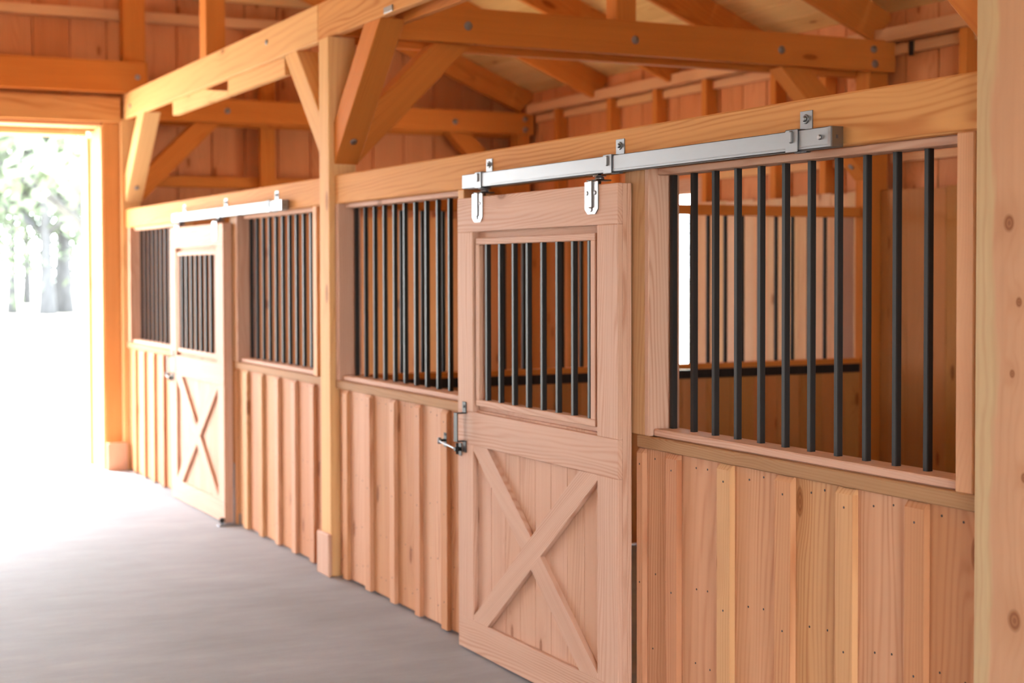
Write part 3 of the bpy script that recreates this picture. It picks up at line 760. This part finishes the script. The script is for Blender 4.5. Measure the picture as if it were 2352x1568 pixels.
# hook latches between door and panel
def latch(label, dy):
    t = thing('hook_latch', label, 'latch', (-0.03, 6.15+dy, 0.85))
    bb = MB(); bb.box(-0.003, -0.0004, 6.285+dy, 6.315+dy, 0.822, 0.885, ch=0.001); bb.disc((-0.003, 6.30+dy, 0.877), (-1, 0, 0), 0.005, 0.003, 8); bb.tube([(-0.003, 6.30+dy, 0.852), (-0.034, 6.30+dy, 0.852)], 0.006, 8)
    bb.build('eye_plate', M_BLACK, t)
    bb = MB(); bb.tube([(-0.030, 6.30+dy, 0.838), (-0.030, 6.30+dy, 0.865)], 0.008, 8)
    bb.tube([(-0.030, 6.30+dy, 0.848), (-0.080, 6.028+dy, 0.848), (-0.080, 6.012+dy, 0.842), (-0.072, 6.006+dy, 0.832)], 0.0042, 8)
    bb.build('hook', M_GALV, t)
    bb = MB(); bb.box(-0.0635, -0.0604, 5.992+dy, 6.022+dy, 0.818, 0.872, ch=0.001); bb.tube([(-0.063, 6.007+dy, 0.846), (-0.088, 6.007+dy, 0.846)], 0.009, 8); bb.tube([(-0.076, 6.007+dy, 0.825), (-0.076, 6.007+dy, 0.872)], 0.006, 8)
    bb.build('staple', M_BLACK, t)
latch('black hook latch holding the near sliding door shut below its handle', 0.0)
latch('small hook latch on the left edge of the far sliding door', PITCH)
# floor guide of the far door
def guide(label, dy):
    t = thing('floor_guide', label, 'door guide', (-0.04, 4.62+dy, 0.0))
    bb = MB(); bb.box(-0.115, 0.03, 4.615+dy, 4.675+dy, 0.0004, 0.006, ch=0.001); bb.box(0.014, 0.0195, 4.60+dy, 4.655+dy, 0.006, 0.075, ch=0.001)
    bb.build('base_plate', M_GALV, t)
    bb = MB(); bb.tube([(-0.085, 4.66+dy, 0.006), (-0.085, 4.66+dy, 0.05)], 0.006, 8); bb.tube([(-0.085, 4.66+dy, 0.022), (-0.085, 4.66+dy, 0.046)], 0.017, 12)
    bb.build('roller', M_BLACK, t)
guide('small steel floor guide at the bottom corner of the far sliding door', PITCH)

# ------------------------------------------------------------------ inside the stalls
def partition(label, y0, seed):
    rs = random.Random(seed)
    t = thing('stall_partition', label, 'partition', (1.9, y0+0.03, 0))
    xa, xb = 0.14, 3.485
    bb = MB(); x = xa
    while x < xb-0.02:
        x2 = min(x+0.17, xb)
        bb.box(x+0.001, x2-0.001, y0+0.0, y0+0.035, 0.01, 1.008, along='z', ch=0.002, rnd=rs.random()); x = x2
    bb.build('plank_panel', M_LINING, t)
    one('box', xa, xb, y0-0.008, y0-0.0005, 0.958, 1.012, ch=0.001).build('steel_band', M_BAND, t)['label'] = 'black steel band'
    one('box', xa, xb, y0-0.006, y0+0.06, 1.0125, 1.045, along='x', ch=0.003).build('sill_rail', M_FRAME, t)
    one('box', xa, xb, y0-0.006, y0+0.06, 1.922, 1.984, along='x', ch=0.003).build('top_rail', M_FRAME, t)
    one('box', 3.335, 3.44, y0+0.0, y0+0.055, 1.0455, 1.9215, along='z', ch=0.003).build('end_jamb', M_DOOR, t)
    first = None; x = 2.243+0.01
    xs = [2.253-0.1225*i for i in range(0, 16)] + [2.253+0.1225*i for i in range(1, 9)]
    for x in sorted(xs):
        if first is None: first = one('box', x-0.01, x+0.01, y0+0.012, y0+0.032, 1.0455, 1.9215, along='z', ch=0.0025).build('bar', M_BLACK, t); x_0 = x
        else: copy_part(first, (x-x_0, 0, 0), t)
partition('barred partition between the two stalls, seen through the near bars', 7.80, 31)
partition('barred partition closing the near stall on the side of the big post', 2.86, 32)

def lining(name, label, y0, y1, skip=None, seed=0, mat=None):
    rs = random.Random(seed); bb = MB(); y = y0
    while y < y1-0.02:
        y2 = min(y+0.172, y1)
        if skip and y2 > skip[0] and y < skip[1]: bb.box(3.578, 3.5985, y+0.001, y2-0.001, 0.01, 0.76, along='z', ch=0.002, rnd=rs.random())
        else: bb.box(3.578, 3.5985, y+0.001, y2-0.001, 0.01, 2.085+rs.uniform(-.006, .012), along='z', ch=0.002, rnd=rs.random())
        y = y2
    return tag(bb.build(name, mat or M_LINING), label, 'wall lining')
lining('kick_boards', 'upright kick boards lining the back of the near stall', 3.0, 7.715, None, 41)
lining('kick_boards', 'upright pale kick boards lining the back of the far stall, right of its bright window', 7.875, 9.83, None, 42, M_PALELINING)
lining('kick_boards', 'low kick boards under the bright window of the far stall', 9.832, 11.12, (9.8, 11.2), 43)
lining('kick_boards', 'upright kick boards between the bright window and the gable corner', 11.122, 12.595, None, 44)
# lining of the gable end inside the far stall
rs = random.Random(9); bb = MB(); x = 0.14
while x < 3.49:
    x2 = min(x+0.19, 3.495)
    bb.box(x+0.001, x2-0.001, 12.60, 12.63, 0.01, 2.06, along='z', ch=0.002, rnd=rs.random()); x = x2
tag(bb.build('kick_boards', M_LINING), 'orange kick boards on the gable end of the far stall', 'wall lining')

# ------------------------------------------------------------------ trees outside
def tree(label, x, y, h, r, seed, crown_lo=0.12, leaves=2600, lean=0.0, spread=0.42):
    rs = random.Random(seed); t = thing('oak_tree', label, 'tree', (x, y, -0.03), 'trees beyond the doorway')
    bb = MB(); pts = []; rad = []
    for i in range(7):
        f_ = i/6; pts.append((x+lean*f_*h+rs.uniform(-.06, .06)*h*0.3*f_, y+rs.uniform(-.05, .05)*h*0.3, -0.05+f_*h*0.75)); rad.append(r*(1.25-0.25*min(1, f_*5))*(1-0.75*f_))
    bb.tube(pts, rad, 10); tips = [pts[-1]]
    for k_ in range(9):
        i = rs.randint(2, 5); p0 = Vector(pts[i]); a_ = rs.uniform(0, 2*math.pi); L = h*rs.uniform(0.2, 0.42)
        p1 = p0+Vector((math.cos(a_)*L*0.5, math.sin(a_)*L*0.5, L*0.35)); p2 = p0+Vector((math.cos(a_+.3)*L, math.sin(a_+.3)*L, L*0.55))
        bb.tube([p0, p1, p2], [rad[i]*0.55, rad[i]*0.35, rad[i]*0.12], 7); tips += [tuple(p1), tuple(p2)]
    bb.build('trunk', M_BARK, t)
    lf = MB(); cl = []
    for k_ in range(26):
        q = Vector(rs.choice(tips)) + Vector((rs.gauss(0, 1)*h*0.10, rs.gauss(0, 1)*h*0.10, rs.gauss(0, 1)*h*0.13)); q.z = max(q.z, h*crown_lo); cl.append((q, h*rs.uniform(0.06, 0.14)))
    for k_ in range(leaves):
        q, R_ = rs.choice(cl); p_ = q+Vector((rs.gauss(0, 1), rs.gauss(0, 1), rs.gauss(0, .7)))*R_*0.6
        a_ = Vector((rs.gauss(0, 1), rs.gauss(0, 1), rs.gauss(0, 1))).normalized(); b_ = a_.orthogonal().normalized()*rs.uniform(.08, .16); a_ = a_*rs.uniform(.12, .24)
        o_ = lf._new([p_-a_, p_+b_, p_+a_, p_-b_], [(0, 0, 0)]*4, .5); lf.face([o_, o_+1, o_+2, o_+3])
    lf.build('foliage', M_LEAF, t)['kind'] = 'stuff'
TR = [(6.5, 62, 11, 0.184, 'slender oak at the left edge of the doorway view'), (7.45, 60, 12, 0.275, 'dark-trunked oak second from the left in the doorway'), (8.45, 62, 14, 0.345, 'thick grey-trunked oak near the middle of the doorway view'),
      (9.2, 66, 11, 0.184, 'oak standing close to the right jamb of the doorway'), (5.6, 70, 11, .22, 'oak hidden left of the doorway view'), (10.6, 64, 13, 0.275, 'oak just behind the right jamb'), (8.0, 78, 12, .2, 'oak in the row behind'), (9.9, 80, 12, .22, 'oak far back at the right of the doorway view'), (6.9, 82, 12, .2, 'oak far back at the left of the doorway view'),
      (3.5, 74, 12, .24, 'oak further left outside'), (12.5, 72, 12, .24, 'oak further right outside')]
for i, (x, y, h, r, l_) in enumerate(TR): tree(l_, x, y, h, r, 100+i)
tree('nearer oak whose thin branches hang at the top of the doorway', 4.4, 34, 8.5, .22, 77, crown_lo=0.42, leaves=1100)
